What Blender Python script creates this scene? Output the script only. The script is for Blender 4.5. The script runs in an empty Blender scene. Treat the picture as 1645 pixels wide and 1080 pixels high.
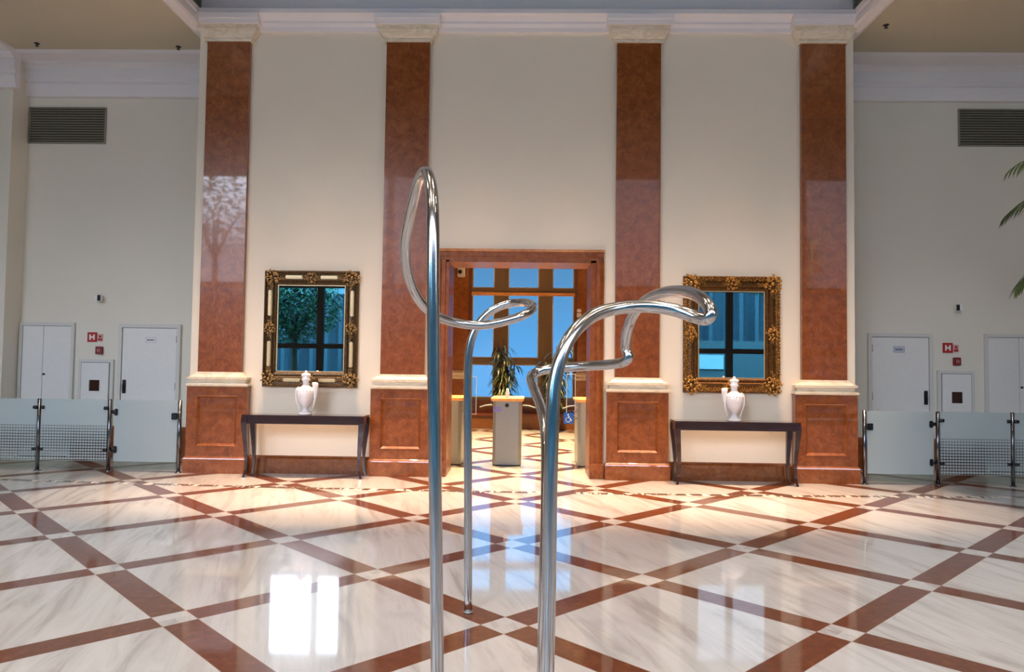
import bpy, bmesh, math, random
from mathutils import Vector, Matrix
R = math.radians
PI = math.pi
scene = bpy.context.scene
col = scene.collection
random.seed(7)

# ------------------------------------------------------------------ camera, view, world, lights
def make_camera():
    f, cx, cy, h, yaw, pit, rol = 1173.117, 0.11748, -4.27829, 1.5, 0.02249, 0.04036, 0.01329
    fw = Vector((-math.sin(yaw) * math.cos(pit), math.cos(yaw) * math.cos(pit), math.sin(pit)))
    r = Vector((math.cos(yaw), math.sin(yaw), 0))
    u = r.cross(fw)
    r2 = r * math.cos(rol) + u * math.sin(rol)
    u2 = -r * math.sin(rol) + u * math.cos(rol)
    cam = bpy.data.cameras.new('camera')
    cam.sensor_fit = 'HORIZONTAL'
    cam.sensor_width = 36
    cam.lens = f / 1645 * 36
    cam.clip_start = 0.05
    cam.clip_end = 300
    o = bpy.data.objects.new('camera', cam)
    col.objects.link(o)
    m = Matrix((r2, u2, -fw)).transposed().to_4x4()
    m.translation = (cx, cy, h)
    o.matrix_world = m
    scene.camera = o
make_camera()

scene.view_settings.view_transform = 'Standard'
scene.view_settings.look = 'None'
scene.view_settings.gamma = 1
scene.view_settings.exposure = 0.12
scene.view_settings.use_curve_mapping = False

SKY = 20.0
w = bpy.data.worlds.new('World')
scene.world = w
w.use_nodes = True
nt = w.node_tree
for n in list(nt.nodes): nt.nodes.remove(n)
tc = nt.nodes.new('ShaderNodeTexCoord')
sep = nt.nodes.new('ShaderNodeSeparateXYZ')
ramp = nt.nodes.new('ShaderNodeValToRGB')
bg = nt.nodes.new('ShaderNodeBackground')
out = nt.nodes.new('ShaderNodeOutputWorld')
nt.links.new(tc.outputs['Generated'], sep.inputs[0])
nt.links.new(sep.outputs['Z'], ramp.inputs[0])
ramp.color_ramp.elements[0].position = 0.0
for p_, k_ in ((0.14, 0.18), (0.23, 1.0), (1.0, 1.25)):
    if p_ < 1: e_ = ramp.color_ramp.elements.new(p_)
    else: e_ = ramp.color_ramp.elements[-1]
    e_.position = p_
    e_.color = (0.80 * k_, 0.84 * k_, 1.0 * k_, 1)
ramp.color_ramp.elements[0].color = (0.21, 0.24, 0.30, 1)
nt.links.new(ramp.outputs[0], bg.inputs[0])
bg.inputs[1].default_value = SKY
nt.links.new(bg.outputs[0], out.inputs[0])

def light(kind, name, loc, energy, color=(1, 1, 1), rot=(0, 0, 0), **kw):
    l = bpy.data.lights.new(name, kind)
    l.energy = energy
    l.color = color
    for k, v in kw.items(): setattr(l, k, v)
    o = bpy.data.objects.new(name, l)
    o.location = loc
    o.rotation_euler = rot
    col.objects.link(o)
    return o

# sky portals in the big window wall behind the camera and in the far window
def portal(name, loc, rot, sx, sy):
    o = light('AREA', name, loc, 1, rot=rot, shape='RECTANGLE', size=sx, size_y=sy)
    o.data.cycles.is_portal = True
portal('window_portal', (0, -7.1, 3.8), (R(90), 0, 0), 23.6, 7.2)
portal('window_portal', (0, 13.6, 2.3), (R(-90), 0, 0), 2.6, 3.4)

WARM = (1.0, 0.66, 0.42)
WARM2 = (1.0, 0.84, 0.66)
# recessed downlights of the hall: a row near the pilasters, and wider ones further out
for x in (-3.9, -2.8, -1.7, -0.6, 0.6, 1.7, 2.8, 3.9):
    light('SPOT', 'hall_downlight', (x, 4.35, 9.35), 4600, WARM, (R(0), 0, 0), spot_size=R(27), spot_blend=1.0, shadow_soft_size=0.08)
for x in (-6, -2, 2, 6):
    for y in (-3.5, 0.5):
        light('SPOT', 'hall_downlight', (x, y, 9.35), 650, WARM2, (0, 0, 0), spot_size=R(100), spot_blend=1.0, shadow_soft_size=0.15)
for x in (-6.3, 6.3):  # unseen fill spots, added to brighten the bay walls
    light('SPOT', 'bay_fill_spot', (x, 3.7, 6.18), 300, (1.0, 0.90, 0.82), (0, 0, 0), spot_size=R(104), spot_blend=1.0, shadow_soft_size=0.15)
for (x, y) in ((-0.9, 7.3), (0.9, 7.3), (0, 9.2), (-1.1, 11.0), (1.1, 11.0)):
    light('SPOT', 'vestibule_downlight', (x, y, 4.02), 1900, (1.0, 0.72, 0.36), (0, 0, 0), spot_size=R(76), spot_blend=0.8, shadow_soft_size=0.06)

# ------------------------------------------------------------------ materials
def srgb(r, g, b):
    f = lambda c: (c / 255 / 12.92) if c / 255 <= 0.04045 else ((c / 255 + 0.055) / 1.055) ** 2.4
    return (f(r), f(g), f(b), 1)

class Mat:
    def __init__(s, name):
        s.m = bpy.data.materials.new(name)
        s.m.use_nodes = True
        s.nt = s.m.node_tree
        s.b = s.nt.nodes['Principled BSDF']
        s.out = s.nt.nodes['Material Output']
    def n(s, t, **kw):
        x = s.nt.nodes.new('ShaderNode' + t)
        for k, v in kw.items():
            if k in x.inputs: x.inputs[k].default_value = v
            else: setattr(x, k, v)
        return x
    def l(s, a, b): s.nt.links.new(a, b)
    def set(s, **kw):
        for k, v in kw.items():
            k = k.replace('_', ' ')
            s.b.inputs[k].default_value = v
        return s
    def math(s, op, a, b=None, c=None):
        x = s.n('Math', operation=op)
        for i, v in enumerate((a, b, c)):
            if v is None: continue
            if isinstance(v, (int, float)): x.inputs[i].default_value = v
            else: s.l(v, x.inputs[i])
        return x.outputs[0]
    def mix(s, fac, a, b):
        x = s.n('Mix', data_type='RGBA')
        for i, v in ((0, fac), (6, a), (7, b)):
            if isinstance(v, (int, float, tuple)): x.inputs[i].default_value = v
            else: s.l(v, x.inputs[i])
        return x.outputs[2]
    def noise(s, scale, detail=4, rough=0.6, stretch=None, dist=0, vec=None):
        if vec is None: vec = s.n('NewGeometry').outputs['Position']
        if stretch:
            mp = s.n('Mapping')
            mp.inputs['Scale'].default_value = stretch
            s.l(vec, mp.inputs[0]); vec = mp.outputs[0]
        x = s.n('TexNoise')
        x.inputs['Scale'].default_value = scale
        x.inputs['Detail'].default_value = detail
        x.inputs['Roughness'].default_value = rough
        x.inputs['Distortion'].default_value = dist
        s.l(vec, x.inputs['Vector'])
        return x.outputs['Fac']
    def ramp(s, fac, stops):
        x = s.n('ValToRGB')
        e = x.color_ramp.elements
        while len(e) < len(stops): e.new(0.5)
        for q, (p, c) in zip(e, stops):
            q.position = p; q.color = c if len(c) == 4 else (*c, 1)
        s.l(fac, x.inputs[0])
        return x.outputs[0]
    def bump(s, h, strength=0.2, dist=0.01):
        x = s.n('Bump')
        x.inputs['Strength'].default_value = strength
        x.inputs['Distance'].default_value = dist
        s.l(h, x.inputs['Height'])
        s.l(x.outputs[0], s.b.inputs['Normal'])

def plain(name, c, rough=0.5, metal=0.0, spec=0.5, noise=0.0, coat=0.0, nscale=20):
    m = Mat(name)
    m.set(Base_Color=c, Roughness=rough, Metallic=metal, Specular_IOR_Level=spec, Coat_Weight=coat, Coat_IOR=1.55, Coat_Roughness=0.05)
    if noise:
        k = lambda f: (c[0] * f, c[1] * f, c[2] * f, 1)
        m.l(m.ramp(m.noise(nscale), [(0.35, k(1 - noise)), (0.65, k(1 + noise * 0.5))]), m.b.inputs['Base Color'])
    return m.m

def red_marble(coat=0.75, rough=0.28):
    m = Mat('red_marble')
    a = m.noise(9, 6, 0.65, dist=0.6)
    c = m.ramp(a, [(0.30, srgb(110, 54, 15)), (0.5, srgb(133, 69, 25)), (0.72, srgb(154, 90, 40))])
    sp = m.noise(90, 3, 0.7)
    c = m.mix(m.ramp(sp, [(0.55, (0, 0, 0)), (0.72, (0.6,) * 3)]), c, srgb(182, 112, 66))
    v = m.noise(3.0, 5, 0.6, stretch=(1, 1, 0.5), dist=2.0)
    vein = m.ramp(m.math('ABSOLUTE', m.math('SUBTRACT', v, 0.5)), [(0.0, (0.55,) * 3), (0.012, (0, 0, 0))])
    c = m.mix(vein, c, srgb(170, 104, 66))
    m.l(c, m.b.inputs['Base Color'])
    m.set(Roughness=rough, Specular_IOR_Level=0.35, Coat_Weight=coat, Coat_Roughness=0.03)
    return m.m

def cream_marble():
    m = Mat('cream_marble')
    v = m.noise(3, 4, 0.5, stretch=(1, 1, 3), dist=0.8)
    c = m.ramp(v, [(0.36, srgb(216, 200, 172)), (0.5, srgb(232, 220, 198)), (0.58, srgb(214, 198, 170)), (0.66, srgb(230, 218, 196))])
    m.l(c, m.b.inputs['Base Color'])
    m.set(Roughness=0.3, Coat_Weight=0.5, Coat_Roughness=0.1)
    return m.m

S = 0.96258           # half diagonal of one floor lozenge
def floor_mat():
    m = Mat('floor_marble')
    pos = m.n('NewGeometry').outputs['Position']
    sp = m.n('SeparateXYZ'); m.l(pos, sp.inputs[0])
    X, Y = sp.outputs[0], sp.outputs[1]
    L = S * math.sqrt(2)
    k = 1 / math.sqrt(2)
    def band(v):
        q = m.math('DIVIDE', v, L)
        d = m.math('ABSOLUTE', m.math('SUBTRACT', q, m.math('ROUND', q)))
        return m.math('LESS_THAN', d, 0.098 / L), m.math('FLOOR', m.math('ADD', q, 0.0)), d
    u = m.math('MULTIPLY', m.math('ADD', X, Y), k)
    v = m.math('MULTIPLY', m.math('SUBTRACT', X, Y), k)
    bu, iu, du = band(u)
    bv, iv, dv = band(v)
    xor = m.math('ABSOLUTE', m.math('SUBTRACT', bu, bv))
    # white slabs: each slab turned and shifted by its own amount
    cid = m.math('ADD', m.math('MULTIPLY', iu, 3.7), m.math('MULTIPLY', iv, 5.3))
    comb = m.n('CombineXYZ'); m.l(u, comb.inputs[0]); m.l(v, comb.inputs[1]); m.l(cid, comb.inputs[2])
    rot = m.n('Mapping'); m.l(comb.outputs[0], rot.inputs[0]); rot.inputs['Rotation'].default_value = (0, 0, R(62))
    n1 = m.noise(2.3, 7, 0.62, stretch=(0.35, 2.6, 1), dist=0.9, vec=rot.outputs[0])
    n2 = m.noise(0.9, 3, 0.5, vec=comb.outputs[0])
    white = m.ramp(n1, [(0.34, srgb(154, 147, 140)), (0.47, srgb(184, 180, 175)), (0.6, srgb(196, 193, 190)), (0.72, srgb(170, 162, 155))])
    white = m.mix(m.math('MULTIPLY', n2, 0.35), white, srgb(178, 178, 180))
    wn = m.n('TexWhiteNoise', noise_dimensions='1D'); m.l(cid, wn.inputs[1])
    white = m.mix(m.math('MULTIPLY', wn.outputs[0], 0.22), white, srgb(166, 158, 152))
    nb = m.noise(16, 6, 0.7)
    brown = m.ramp(nb, [(0.3, srgb(80, 41, 22)), (0.55, srgb(101, 55, 33)), (0.75, srgb(124, 74, 50))])
    c = m.mix(xor, white, brown)
    # thin joints
    for d in (du, dv):
        j = m.math('LESS_THAN', m.math('ABSOLUTE', m.math('SUBTRACT', d, 0.098 / L)), 0.0016)
        c = m.mix(m.math('MULTIPLY', j, 0.5), c, srgb(150, 125, 105))
    # inlaid mosaic strip that runs in front of the pilasters
    yy = m.math('SUBTRACT', Y, m.math('ADD', m.math('MULTIPLY', m.math('MULTIPLY', X, X), 0.0068), 4.44))
    wob = m.math('MULTIPLY', m.math('SUBTRACT', m.noise(2.2, 3, 0.6), 0.5), 0.05)
    yy = m.math('ADD', yy, wob)
    strip = m.math('LESS_THAN', m.math('ABSOLUTE', yy), 0.058)
    dash = m.math('GREATER_THAN', m.noise(5.5, 4, 0.75, stretch=(1, 0.2, 1)), 0.47)
    strc = m.mix(dash, srgb(228, 220, 208), srgb(92, 72, 60))
    inhall = m.math('LESS_THAN', m.math('ABSOLUTE', X), 12)
    c = m.mix(m.math('MULTIPLY', strip, inhall), c, strc)
    m.l(c, m.b.inputs['Base Color'])
    m.set(Roughness=0.3, Specular_IOR_Level=0.1, Coat_Weight=0.8, Coat_Roughness=0.05, Coat_IOR=1.45)
    return m.m

def wall_mat(name, c):
    m = Mat(name)
    n = m.noise(1.2, 4, 0.5)
    k = lambda f: (c[0] * f, c[1] * f, c[2] * f, 1)
    m.l(m.ramp(n, [(0.3, k(0.97)), (0.7, k(1.0))]), m.b.inputs['Base Color'])
    m.set(Roughness=0.75, Specular_IOR_Level=0.2)
    m.bump(m.noise(120, 2, 0.5), 0.05, 0.002)
    return m.m

def glass_mat(name, tint, refl=0.5, rough=0.0):
    """thin pane: straight-through transparency with a Fresnel reflection"""
    m = Mat(name)
    m.nt.nodes.remove(m.b)
    t = m.n('BsdfTransparent'); t.inputs[0].default_value = tint
    g = m.n('BsdfGlossy'); g.inputs['Roughness'].default_value = rough
    fr = m.n('Fresnel'); fr.inputs[0].default_value = 1.5
    mx = m.n('MixShader')
    m.l(m.math('MULTIPLY', fr.outputs[0], refl * 2), mx.inputs[0])
    m.l(t.outputs[0], mx.inputs[1]); m.l(g.outputs[0], mx.inputs[2])
    m.l(mx.outputs[0], m.out.inputs[0])
    return m.m

def frosted_mat(name, squares):
    m = Mat(name)
    m.nt.nodes.remove(m.b)
    sp = m.n('SeparateXYZ'); m.l(m.n('NewGeometry').outputs['Position'], sp.inputs[0])
    X, Z = sp.outputs[0], sp.outputs[2]
    clear = m.n('BsdfTransparent'); clear.inputs[0].default_value = (0.86, 0.93, 0.93, 1)
    dif = m.n('BsdfDiffuse'); dif.inputs[0].default_value = (0.70, 0.80, 0.82, 1)
    trl = m.n('BsdfTranslucent'); trl.inputs[0].default_value = (0.72, 0.84, 0.88, 1)
    gl = m.n('BsdfGlossy'); gl.inputs['Roughness'].default_value = 0.05
    a = m.n('MixShader'); a.inputs[0].default_value = 0.45
    m.l(dif.outputs[0], a.inputs[1]); m.l(trl.outputs[0], a.inputs[2])
    film = m.math('GREATER_THAN', Z, 0.14)
    fac = m.math('MULTIPLY', film, 0.72)
    if squares:
        # the film breaks into small squares whose gaps widen towards the floor
        s = 0.038
        zz = m.math('MINIMUM', m.math('MAXIMUM', m.math('DIVIDE', m.math('SUBTRACT', 0.63, Z), 0.45), 0.0), 1.0)
        half = m.math('SUBTRACT', 0.5, m.math('MULTIPLY', m.math('POWER', zz, 0.4), 0.17))
        cx = m.math('ABSOLUTE', m.math('SUBTRACT', m.math('FRACT', m.math('DIVIDE', X, s)), 0.5))
        cz = m.math('ABSOLUTE', m.math('SUBTRACT', m.math('FRACT', m.math('DIVIDE', Z, s)), 0.5))
        sq = m.math('MULTIPLY', m.math('LESS_THAN', cx, half), m.math('LESS_THAN', cz, half))
        sq = m.math('MAXIMUM', sq, m.math('LESS_THAN', zz, 0.001))
        fac = m.math('MULTIPLY', fac, sq)
        prn = m.math('MULTIPLY', m.math('SUBTRACT', 1.0, sq), m.math('SUBTRACT', 1.0, m.math('MULTIPLY', zz, zz)))
        m.l(m.mix(prn, (0.86, 0.93, 0.93, 1), (0.40, 0.41, 0.43, 1)), clear.inputs[0])
    b = m.n('MixShader'); m.l(fac, b.inputs[0])
    m.l(clear.outputs[0], b.inputs[1]); m.l(a.outputs[0], b.inputs[2])
    c = m.n('MixShader')
    fr = m.n('Fresnel'); fr.inputs[0].default_value = 1.45
    m.l(fr.outputs[0], c.inputs[0]); m.l(b.outputs[0], c.inputs[1]); m.l(gl.outputs[0], c.inputs[2])
    m.l(c.outputs[0], m.out.inputs[0])
    return m.m

def gilt_mat(name, c1, c2, c3):
    m = Mat(name)
    n = m.noise(55, 5, 0.7, dist=0.5)
    m.l(m.ramp(n, [(0.25, c1), (0.5, c2), (0.78, c3)]), m.b.inputs['Base Color'])
    m.set(Metallic=0.6, Roughness=0.34)
    m.bump(m.noise(38, 3, 0.5, dist=0.6), 0.35, 0.006)
    return m.m

def steel_mat():
    m = Mat('polished_steel')
    m.set(Base_Color=(0.62, 0.61, 0.61, 1), Metallic=1.0, Roughness=0.17)
    n = m.noise(40, 3, 0.6, stretch=(1, 1, 0.04))
    m.bump(n, 0.08, 0.002)
    return m.m

def palm_mat(name, a, b):
    m = Mat(name)
    m.l(m.ramp(m.noise(7, 4, 0.6), [(0.35, a), (0.65, b)]), m.b.inputs['Base Color'])
    m.set(Roughness=0.4)
    return m.m

def facade_mat():
    m = Mat('slatted_facade')
    sp = m.n('SeparateXYZ'); m.l(m.n('NewGeometry').outputs['Position'], sp.inputs[0])
    q = m.math('FRACT', m.math('MULTIPLY', sp.outputs[0], 1.3))
    st = m.math('LESS_THAN', q, 0.25)
    n = m.noise(0.7, 3, 0.6, stretch=(4, 1, 0.2))
    c = m.ramp(n, [(0.35, srgb(24, 34, 42)), (0.65, srgb(60, 74, 82))])
    c = m.mix(m.math('MULTIPLY', st, 0.45), c, srgb(120, 130, 134))
    m.l(c, m.b.inputs['Base Color'])
    m.set(Roughness=0.7)
    return m.m

M = dict(
    wall=wall_mat('cream_wall_paint', srgb(240, 228, 208)),
    side=wall_mat('bay_wall_paint', srgb(232, 226, 212)),
    ceil=wall_mat('ceiling_paint', srgb(206, 196, 174)),
    highceil=wall_mat('darkened_ceiling', srgb(120, 104, 86)),  # unseen ceiling, darkened to cut bounce light on the upper walls
    hall=wall_mat('darkened_hall_side', srgb(176, 160, 138)),  # out-of-view side walls, toned down to reduce bounce as well
    white=wall_mat('white_plaster', srgb(236, 232, 234)),
    red=red_marble(), honed=red_marble(0.15, 0.4), cream=cream_marble(), floor=floor_mat(),
    door=plain('white_door_paint', srgb(232, 230, 226), 0.45, noise=0.02),
    frame=plain('white_frame_paint', srgb(214, 212, 206), 0.45),
    gap=plain('dark_gap', srgb(40, 38, 36), 0.8),
    black=plain('black_plastic', srgb(22, 20, 22), 0.35),
    grille=plain('grille_metal', srgb(150, 146, 130), 0.5, 0.3, noise=0.08),
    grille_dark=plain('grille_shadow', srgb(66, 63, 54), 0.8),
    wood=plain('dark_mahogany', srgb(52, 26, 20), 0.22, noise=0.25, coat=0.8, nscale=14),
    honey=plain('honey_wood', srgb(222, 158, 92), 0.35, noise=0.15, nscale=12),
    redwood=plain('red_brown_wood', srgb(110, 50, 24), 0.35, noise=0.2, nscale=9),
    steel=steel_mat(),
    satin=plain('satin_steel', srgb(150, 148, 144), 0.42, 0.45, noise=0.06, nscale=60),
    post=plain('post_steel', srgb(120, 122, 128), 0.22, 1.0),
    clamp=plain('clamp_steel', srgb(60, 62, 68), 0.3, 0.9),
    mirror=plain('mirror_glass', (0.92, 0.95, 0.95, 1), 0.0, 1.0),
    gilt=gilt_mat('bronze_gilt', srgb(40, 28, 12), srgb(82, 60, 34), srgb(128, 98, 60)),
    gold=gilt_mat('warm_gold', srgb(48, 28, 8), srgb(98, 62, 22), srgb(146, 98, 42)),
    giltcarve=gilt_mat('bronze_gilt_carving', srgb(90, 66, 34), srgb(158, 126, 78), srgb(206, 176, 124)),
    goldcarve=gilt_mat('warm_gold_carving', srgb(112, 74, 28), srgb(184, 132, 60), srgb(232, 184, 106)),
    panelgold=plain('pale_champagne', srgb(206, 184, 142), 0.35, 0.35, noise=0.08),
    porcelain=plain('white_porcelain', srgb(232, 230, 234), 0.16, noise=0.02, coat=0.6),
    signred=plain('sign_red', srgb(176, 34, 30), 0.4),
    signwhite=plain('sign_white', srgb(236, 234, 232), 0.4),
    signblue=plain('sign_blue', srgb(20, 96, 190), 0.4),
    label=plain('label_lilac', srgb(120, 110, 210), 0.4),
    paper=plain('sign_grey_blue', srgb(196, 204, 214), 0.4),
    ink=plain('sign_ink', srgb(84, 92, 112), 0.5),
    frost=frosted_mat('frosted_gate_glass', False), frostsq=frosted_mat('frosted_patterned_glass', True),
    bead=plain('pale_glazing_bead', srgb(206, 214, 220), 0.5),
    clear=glass_mat('clear_pane', (0.93, 0.96, 0.97, 1), 0.35),
    teal=glass_mat('teal_tinted_pane', (0.19, 0.39, 0.47, 1), 0.35),
    blue=glass_mat('blue_film_pane', (0.165, 0.295, 0.38, 1), 0.25),
    thin=glass_mat('thin_glass', (0.93, 0.96, 0.96, 1), 0.5),
    mullion=plain('dark_bronze_mullion', srgb(44, 42, 40), 0.4, 0.4),
    mullion2=plain('taupe_mullion', srgb(112, 92, 68), 0.45),
    leaf=palm_mat('palm_leaf', srgb(38, 58, 26), srgb(84, 100, 50)),
    dryleaf=palm_mat('potted_leaf', srgb(36, 46, 20), srgb(84, 92, 44)),
    treeleaf=palm_mat('tree_leaf', srgb(50, 96, 60), srgb(120, 160, 110)),
    trunk=plain('trunk_bark', srgb(86, 70, 50), 0.8, noise=0.2),
    pot=plain('terracotta_pot', srgb(92, 66, 50), 0.6, noise=0.1),
    soil=plain('potting_soil', srgb(40, 30, 22), 0.9),
    facade=facade_mat(),
    paving=plain('street_paving', srgb(96, 98, 98), 0.8, noise=0.1, nscale=3),
    maskstone=plain('mask_block_grey', srgb(92, 96, 100), 0.8, noise=0.05),  # grey kept low so the added block reflects dimly in the marble
)

# ------------------------------------------------------------------ mesh helpers
class MB:
    def __init__(s): s.v = []; s.f = []; s.sm = []
    def add(s, vs, fs, smooth=False):
        o = len(s.v)
        s.v += [tuple(p) for p in vs]
        s.f += [tuple(i + o for i in f) for f in fs]
        s.sm += [smooth] * len(fs)
        return s
    def box(s, x0, x1, y0, y1, z0, z1, bev=0.0):
        if x1 < x0: x0, x1 = x1, x0
        if y1 < y0: y0, y1 = y1, y0
        if z1 < z0: z0, z1 = z1, z0
        if bev:
            bm = bmesh.new()
            bmesh.ops.create_cube(bm, size=1)
            for q in bm.verts:
                q.co = ((x0 + x1) / 2 + q.co.x * (x1 - x0), (y0 + y1) / 2 + q.co.y * (y1 - y0), (z0 + z1) / 2 + q.co.z * (z1 - z0))
            bmesh.ops.bevel(bm, geom=bm.edges[:], offset=bev, segments=2, affect='EDGES')
            bm.verts.index_update()
            s.add([q.co[:] for q in bm.verts], [[q.index for q in f.verts] for f in bm.faces])
            bm.free()
            return s
        v = [(x, y, z) for z in (z0, z1) for y in (y0, y1) for x in (x0, x1)]
        return s.add(v, [(0, 2, 3, 1), (4, 5, 7, 6), (0, 1, 5, 4), (2, 6, 7, 3), (0, 4, 6, 2), (1, 3, 7, 5)])
    def stack(s, cx, yb, levels):
        """levels (z, half width, front y): a block against the plane y=yb whose outline steps with height"""
        rings = [[(cx - h, yb, z), (cx + h, yb, z), (cx + h, yf, z), (cx - h, yf, z)] for z, h, yf in levels]
        return s.loft(rings)
    def loft(s, rings, smooth=False, caps=True, closed=True):
        n = len(rings[0]); o = len(s.v)
        vs = [p for r in rings for p in r]
        fs = []
        for i in range(len(rings) - 1):
            for j in range(n if closed else n - 1):
                k = (j + 1) % n
                fs.append((i * n + j, i * n + k, (i + 1) * n + k, (i + 1) * n + j))
        s.add(vs, fs, smooth)
        if caps:
            s.f.append(tuple(o + j for j in reversed(range(n)))); s.sm.append(False)
            s.f.append(tuple(o + (len(rings) - 1) * n + j for j in range(n))); s.sm.append(False)
        return s
    def lathe(s, cx, cy, prof, n=32, smooth=True, sx=1, sy=1):
        rings = [[(cx + r * sx * math.cos(2 * PI * j / n), cy + r * sy * math.sin(2 * PI * j / n), z) for j in range(n)] for r, z in prof]
        return s.loft(rings, smooth)
    def cyl(s, a, b, r, n=16, r2=None, smooth=True):
        return s.tube([a, b], [r, r if r2 is None else r2], n, smooth)
    def tube(s, pts, rad, n=12, smooth=True):
        pts = [Vector(p) for p in pts]
        if isinstance(rad, (int, float)): rad = [rad] * len(pts)
        t0 = (pts[1] - pts[0]).normalized()
        nrm = t0.orthogonal().normalized()
        rings = []
        for i, p in enumerate(pts):
            if i == 0: t = t0
            elif i == len(pts) - 1: t = (pts[-1] - pts[-2]).normalized()
            else: t = ((pts[i + 1] - p).normalized() + (p - pts[i - 1]).normalized()).normalized()
            nrm = (nrm - t * nrm.dot(t)).normalized()
            b = t.cross(nrm)
            rings.append([tuple(p + (nrm * math.cos(2 * PI * j / n) + b * math.sin(2 * PI * j / n)) * rad[i]) for j in range(n)])
        return s.loft(rings, smooth)
    def prism(s, prof, axis, a, b):
        """closed profile swept from a to b along axis 'x' (profile y,z) or 'y' (profile x,z) or 'z' (profile x,y)"""
        mk = {'x': lambda t, p: (t, p[0], p[1]), 'y': lambda t, p: (p[0], t, p[1]), 'z': lambda t, p: (p[0], p[1], t)}[axis]
        return s.loft([[mk(a, p) for p in prof], [mk(b, p) for p in prof]])
    def sphere(s, c, r, n=10, sq=(1, 1, 1)):
        prof = [(max(1e-4, math.sin(PI * i / n)) , -math.cos(PI * i / n)) for i in range(n + 1)]
        rings = [[(c[0] + r * sq[0] * a * math.cos(2 * PI * j / (n * 2)), c[1] + r * sq[1] * a * math.sin(2 * PI * j / (n * 2)), c[2] + r * sq[2] * z) for j in range(n * 2)] for a, z in prof]
        return s.loft(rings, True)
    def build(s, name, m, parent=None):
        me = bpy.data.meshes.new(name)
        me.from_pydata(s.v, [], s.f)
        for p, q in zip(me.polygons, s.sm): p.use_smooth = q
        bm = bmesh.new(); bm.from_mesh(me)
        bmesh.ops.recalc_face_normals(bm, faces=bm.faces[:])
        bm.to_mesh(me); bm.free()
        me.materials.append(M[m] if isinstance(m, str) else m)
        o = bpy.data.objects.new(name, me)
        col.objects.link(o)
        if parent:
            o.parent = parent
            o.matrix_parent_inverse = Matrix.Identity(4)
        return o

def catmull(pts, sub=6):
    P = [Vector(p) for p in pts]
    P = [P[0] * 2 - P[1]] + P + [P[-1] * 2 - P[-2]]
    out = []
    for i in range(1, len(P) - 2):
        for k in range(sub):
            t = k / sub
            a, b, c, d = P[i - 1], P[i], P[i + 1], P[i + 2]
            out.append(0.5 * ((2 * b) + (c - a) * t + (2 * a - 5 * b + 4 * c - d) * t * t + (3 * b - a - 3 * c + d) * t ** 3))
    out.append(P[-2])
    return out

def tag(o, label=None, cat=None, group=None, kind=None):
    if label: o['label'] = label
    if cat: o['category'] = cat
    if group: o['group'] = group
    if kind: o['kind'] = kind
    return o
def thing(name, loc, label, cat, group=None):
    o = bpy.data.objects.new(name, None)
    o.empty_display_size = 0.1
    o.location = loc
    col.objects.link(o)
    return tag(o, label, cat, group)
def struct(name, mb, m, parent=None, label=None, cat=None):
    o = mb.build(name, m, parent)
    if parent is None: tag(o, label, cat, kind='structure')
    return o
def copy_tree(o, parent=None):
    c = o.copy(); col.objects.link(c)
    c.parent = parent
    for ch in list(o.children): copy_tree(ch, c)
    return c

# ------------------------------------------------------------------ the shell
YW = 5.62       # face of the pilastered wall
YR = 6.95       # rear wall of the two side bays
struct('floor', MB().box(-12, 12, -7.1, 14.2, -0.2, 0), 'floor', label='polished white marble floor with red brown diagonal bands', cat='floor')

for nm, bx, lb in (('wall_front_left', (-4.5, -1.03, YW, 6.2, 0, 6.3), 'cream plaster wall left of the doorway, behind two pilasters'),
                   ('wall_front_right', (1.03, 4.5, YW, 6.2, 0, 6.3), 'cream plaster wall right of the doorway, behind two pilasters'),
                   ('wall_front_over_door', (-1.03, 1.03, YW, 6.2, 2.98, 6.3), 'cream plaster wall above the doorway'),
                   ('wall_return_left', (-4.5, -4.35, 6.2, YR + 0.2, 0, 6.3), 'return of the central wall into the left bay'),
                   ('wall_return_right', (4.35, 4.5, 6.2, YR + 0.2, 0, 6.3), 'return of the central wall into the right bay'),
                   ('wall_front_upper', (-4.5, 4.5, YW, YR, 6.3, 9.6), 'wall above the central cornice')):
    struct(nm, MB().box(*bx), 'wall', label=lb, cat='wall')
b = MB().box(-7.82, -4.5, YR, YR + 0.2, 0, 6.3).box(-12, -7.82, 6.58, YR + 0.2, 0, 6.3)
struct('wall_rear_left', b, 'side', label='pale wall of the left bay with the service doors', cat='wall')
b = MB().box(4.5, 8.05, YR, YR + 0.2, 0, 6.3).box(8.05, 12, 6.58, YR + 0.2, 0, 6.3)
struct('wall_rear_right', b, 'side', label='pale wall of the right bay with the service doors', cat='wall')
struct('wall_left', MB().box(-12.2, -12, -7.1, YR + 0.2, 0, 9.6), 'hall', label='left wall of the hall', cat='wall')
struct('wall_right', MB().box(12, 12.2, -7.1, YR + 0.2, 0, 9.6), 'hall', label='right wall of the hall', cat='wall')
struct('ceiling', MB().box(-12.2, 12.2, -7.2, 3.0, 9.5, 9.7).box(-4.5, 4.5, 3.0, YW, 9.5, 9.7), 'highceil', label='high ceiling of the hall', cat='ceiling')
for s, nm in ((-1, 'ceiling_left'), (1, 'ceiling_right')):
    b = MB().box(s * 4.7, s * 12, 3.0, YR + 0.1, 6.2, 6.4)
    struct(nm, b, 'ceil', label='lower beige ceiling over the %s bay' % nm.split('_')[1], cat='ceiling')
    b = MB().box(s * 4.5, s * 4.7, 3.0, YW, 6.2, 9.5).box(s * 4.5, s * 12, 2.8, 3.0, 6.2, 9.5)
    struct('wall_upper_' + nm.split('_')[1], b, 'white', label='white upper wall above the edge of the %s bay' % nm.split('_')[1], cat='wall')

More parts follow.
